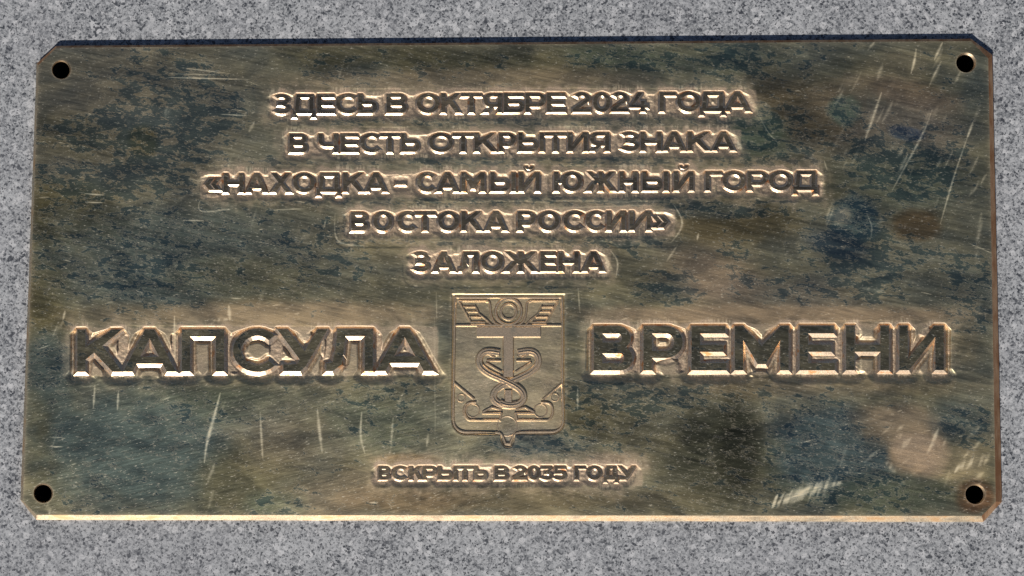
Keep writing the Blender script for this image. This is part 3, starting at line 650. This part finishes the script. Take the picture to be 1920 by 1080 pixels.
for (t, xs, yb, yt, sl, s_w, wall, depth) in LINES:
    dy = (GX - 960) * sl; pad = 9 if depth < 5 else 5
    for x0_, x1_ in [(xs[0][0], xs[-1][1])]:
        qx = np.maximum(np.maximum(x0_ - pad * .6 - GX, GX - x1_ - pad), 0); qy = np.maximum(np.maximum(yt + dy - 1 - GY, GY - (yb + dy + pad * .9)), 0)
        db = np.hypot(qx, qy) + rag * 7
        mill = np.maximum(mill, (.88 - .25 * vnoise(GX, GY, 40, 215)) * (1 - sst(1.5, 7, db)) * (.80 + .30 * fbm(GX, GY, 6, 213, 3)))
mill = np.maximum(mill, EMB * (.30 + .35 * fbm(GX, GY, 24, 64, 3)))
ticks = (vnoise(GX, GY * .12, 2.0, 205) > .62) * np.exp(-((D - 10) / 4.0) ** 2) * sst(.45, .7, fbm(GX, GY, 50, 207, 2))
scr = np.maximum(scr, ticks * .4)
edgew = np.exp(-edge / 3.0) * .35
for x, y, rx, ry, a_, am in ((1728, 850, 56, 40, 20, .65), (1700, 795, 70, 30, 10, .3), (1450, 588, 340, 18, 0, .38), (560, 588, 250, 18, 0, .30), (1640, 150, 120, 40, -20, .22),
                             (1700, 210, 90, 50, 10, .15), (1815, 875, 50, 40, -30, .35), (950, 150, 420, 18, 0, .22), (640, 925, 120, 30, -20, .18), (1330, 520, 60, 40, 0, .3), (1580, 405, 18, 14, -30, .4), (430, 590, 90, 14, 0, .3)):
    mill = np.maximum(mill, blob(x, y, rx, ry, a_, GX, GY, .4, 110, .4) * am)
mill = np.clip(np.maximum(mill, edgew), 0, 1)

# assemble face: grid minus the hole squares and corner cuts, plus ring patches round the holes
keep = np.ones((NY, NX), bool); tris = []
def vid(i, j): return j * (NX + 1) + i
for cname, N in CUT.items():
    for a in range(N):
        for b in range(N - a):
            i = a if cname[1] == 'l' else NX - 1 - a; j = b if cname[0] == 't' else NY - 1 - b
            keep[j, i] = False
            if a + b == N - 1:
                q = [vid(i, j), vid(i, j + 1), vid(i + 1, j + 1), vid(i + 1, j)]
                drop = {'tl': 0, 'bl': 1, 'br': 2, 'tr': 3}[cname]; tris.append([q[m] for m in range(4) if m != drop])
for i, j, r in HC: keep[j - r:j + r, i - r:i + r] = False
jj, ii = np.nonzero(keep); v0 = jj * (NX + 1) + ii
quads = np.stack([v0, v0 + NX + 1, v0 + NX + 2, v0 + 1], 1)
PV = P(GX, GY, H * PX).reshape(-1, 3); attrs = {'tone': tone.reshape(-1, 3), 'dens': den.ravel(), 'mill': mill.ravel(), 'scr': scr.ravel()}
extra_v, extra_q, src = [], [], []
nbase = len(PV)
def ring_patch(sq, cx, cy, r, nr=7):
    """sq: square outline as list of (x, y); returns rows of points from the square in to the circle"""
    rows = []
    for t in range(nr + 1):
        f = t / nr; row = []
        for (x, y) in sq:
            a = math.atan2(y - cy, x - cx); ex, ey = cx + r * math.cos(a), cy + r * math.sin(a); row.append((x + (ex - x) * f, y + (ey - y) * f))
        rows.append(row)
    return rows
RIMS = []
for (i, j, r), (hx, hy, hr) in zip(HC, HOLES):
    sq = [(i + t, j - r) for t in range(-r, r)] + [(i + r, j + t) for t in range(-r, r)] + [(i - t, j + r) for t in range(-r, r)] + [(i - r, j - t) for t in range(-r, r)]
    sqp = [tuple(gp[b, a]) for a, b in sq]
    rows = ring_patch(sqp, hx, hy, hr); n = len(sq)
    b0 = nbase + len(extra_v)
    for row in rows: extra_v += row
    for t in range(len(rows) - 1):
        for m in range(n):
            m2 = (m + 1) % n; extra_q.append((b0 + t * n + m, b0 + (t + 1) * n + m, b0 + (t + 1) * n + m2, b0 + t * n + m2))
    RIMS.append(rows[-1])
ev = np.array(extra_v); et, ed = fields(ev[:, 0], ev[:, 1]); es = scratches(ev[:, 0], ev[:, 1], False)
PV = np.vstack([PV, P(ev[:, 0], ev[:, 1], 0.0)])
attrs['tone'] = np.vstack([attrs['tone'], et]); attrs['dens'] = np.concatenate([attrs['dens'], ed]); attrs['scr'] = np.concatenate([attrs['scr'], es])
hd = np.min([np.hypot(ev[:, 0] - h[0], ev[:, 1] - h[1]) - h[2] for h in HOLES], 0)
attrs['mill'] = np.concatenate([attrs['mill'], .6 * np.exp(-hd / 1.5)])
Q = np.vstack([quads, np.array(extra_q)]); Tn = np.array(tris)
used = np.zeros(len(PV), bool); used[Q.ravel()] = True; used[Tn.ravel()] = True
remap = np.cumsum(used) - 1; PV = PV[used]; Q = remap[Q]; Tn = remap[Tn]
me = bpy.data.meshes.new('face_plate'); me.vertices.add(len(PV)); me.vertices.foreach_set('co', PV.astype(np.float32).ravel())
nl = len(Q) * 4 + len(Tn) * 3; me.loops.add(nl); me.loops.foreach_set('vertex_index', np.concatenate([Q.ravel(), Tn.ravel()]).astype(np.int32))
me.polygons.add(len(Q) + len(Tn)); me.polygons.foreach_set('loop_start', np.concatenate([np.arange(len(Q)) * 4, len(Q) * 4 + np.arange(len(Tn)) * 3]).astype(np.int32))
me.update(calc_edges=True); me.polygons.foreach_set('use_smooth', np.ones(len(me.polygons), bool))
for nme in ('dens', 'mill', 'scr'):
    a = me.attributes.new(nme, 'FLOAT', 'POINT'); a.data.foreach_set('value', attrs[nme][used].astype(np.float32))
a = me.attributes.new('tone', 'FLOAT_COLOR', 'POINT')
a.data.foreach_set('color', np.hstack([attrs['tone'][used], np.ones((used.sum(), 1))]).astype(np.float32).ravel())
me.materials.append(M_FACE); me.validate()
face = bpy.data.objects.new('face_plate', me); C.objects.link(face); face.parent = plaque

# bevelled rim and sides of the plate
TH = 13.0
def gpt(i, j): return tuple(gp[j, i])
inner = [gpt(CUT['tl'], 0), gpt(NX - CUT['tr'], 0), gpt(NX, CUT['tr']), gpt(NX, NY - CUT['br']), gpt(NX - CUT['br'], NY), gpt(CUT['bl'], NY), gpt(0, NY - CUT['bl']), gpt(0, CUT['tl'])]
outer = [(104.7, 85.9), (1820.8, 72.8), (1860.5, 103), (1878.5, 941), (1844, 978.6), (68, 974.6), (38.4, 937.4), (68.6, 119.4)]
cdep = [3.5, 4.5, 5, 7, 9.5, 9.0, 4.5, 3.5]
V, Fc = [], []
NS = 40
def loop_pts(pl, z):
    r = []
    for i in range(8):
        a, b = pl[i], pl[(i + 1) % 8]; za, zb = z[i], z[(i + 1) % 8]; n = NS if i % 4 in (0,) or i in (2, 6) else 4
        for t in range(n): f = t / n; r.append((a[0] + (b[0] - a[0]) * f, a[1] + (b[1] - a[1]) * f, za + (zb - za) * f))
    return r
A = loop_pts(inner, [0] * 8); B = loop_pts(outer, [-c for c in cdep])
rj = random.Random(2)
B = [(x + rj.uniform(-.25, .25), y + rj.uniform(-.25, .25), z) for x, y, z in B]
n = len(A)
pa = P([p[0] for p in A], [p[1] for p in A], 0.0); pb = np.array([P(p[0], p[1], p[2] * PX) for p in B]); pc = pb.copy(); pc[:, 2] = -TH * PX - .0002
V = np.vstack([pa, pb, pc])
for i in range(n):
    j = (i + 1) % n; Fc += [(i, n + i, n + j, j), (n + i, 2 * n + i, 2 * n + j, n + j)]
be = obj('bevelled_edge', V, Fc, M_BEVEL, plaque); be.data.materials.append(M_BEVOX)
acc = []
for i in range(8): acc += [i] * (NS if i % 4 == 0 or i in (2, 6) else 4)
be.data.polygons.foreach_set('material_index', [1 if acc[f // 2] in (0, 1, 2, 3, 7) else 0 for f in range(len(Fc))])
# walls of the screw holes, with a small countersunk rim
for row, (hx, hy, hr) in zip(RIMS, HOLES):
    n = len(row); L = []; ox, oy = {115: (-.3, 1.2), 1811.5: (-2.2, 2.0), 81: (0, .2), 1829: (-2.2, .6)}[hx]
    for f, z in ((1.0, 0), (.90, -4.0), (.89, -TH)):
        g_ = min(1, -z / 4)
        L.append(P([hx + ox * g_ + (x - hx) * f for x, y in row], [hy + oy * g_ + (y - hy) * f for x, y in row], z * PX))
    V = np.vstack(L); Fc = [(t * n + m, (t + 1) * n + m, (t + 1) * n + (m + 1) % n, t * n + (m + 1) % n) for t in range(2) for m in range(n)]
    obj('screw_hole', V, Fc, M_BEVEL, plaque)

# ---------------------------------------------------------------- the granite slab, drilled under each hole
ZG = -TH * PX
cx_ = [P(hx, hy, -TH * PX) for hx, hy, hr in HOLES]; r = .0095; hs = .0085
xs = sorted({-.62, .62, *[float(c[0]) - r for c in cx_], *[float(c[0]) + r for c in cx_]}); ys = sorted({-.42, .42, *[float(c[1]) - r for c in cx_], *[float(c[1]) + r for c in cx_]})
V, Fc = [], []
def isq(xm, ym): return any(abs(xm - c[0]) < r and abs(ym - c[1]) < r for c in cx_)
for j in range(len(ys)):
    for i in range(len(xs)): V.append((xs[i], ys[j], ZG))
nx = len(xs)
for j in range(len(ys) - 1):
    for i in range(nx - 1):
        if not isq((xs[i] + xs[i + 1]) / 2, (ys[j] + ys[j + 1]) / 2): Fc.append((j * nx + i, j * nx + i + 1, (j + 1) * nx + i + 1, (j + 1) * nx + i))
for c in cx_:
    sq = []
    for a, b in (((-1, -1), (1, -1)), ((1, -1), (1, 1)), ((1, 1), (-1, 1)), ((-1, 1), (-1, -1))):
        for t in range(10): f = t / 10; sq.append((c[0] + r * (a[0] + (b[0] - a[0]) * f), c[1] + r * (a[1] + (b[1] - a[1]) * f)))
    b0 = len(V); n = 40
    V += [(x, y, ZG) for x, y in sq]
    for x, y in sq:
        an = math.atan2(y - c[1], x - c[0]); V.append((c[0] + hs * math.cos(an), c[1] + hs * math.sin(an), ZG))
    for m in range(n): Fc.append((b0 + m, b0 + (m + 1) % n, b0 + n + (m + 1) % n, b0 + n + m))
b0 = len(V); V += [(-.62, -.42, ZG - .12), (.62, -.42, ZG - .12), (.62, .42, ZG - .12), (-.62, .42, ZG - .12)]
k0, k1, k2, k3 = 0, nx - 1, len(xs) * len(ys) - 1, nx * (len(ys) - 1)
Fc += [(k0, b0, b0 + 1, k1), (k1, b0 + 1, b0 + 2, k2), (k2, b0 + 2, b0 + 3, k3), (k3, b0 + 3, b0, k0)]
slab = obj('ground', V, Fc, M_GRAN); slab['kind'] = 'structure'; slab['label'] = 'speckled grey granite slab under the plaque'
for c in cx_:
    V, Fc = [], []; n = 40
    for z in (ZG, ZG - .05):
        for t in range(n): an = 2 * math.pi * t / n; V.append((c[0] + hs * 1.0 * math.cos(an), c[1] + hs * 1.0 * math.sin(an), z))
    Fc = [(m, n + m, n + (m + 1) % n, (m + 1) % n) for m in range(n)] + [tuple(range(n, 2 * n))]
    o = obj('drilled_hole', V, Fc, M_BORE, slab)
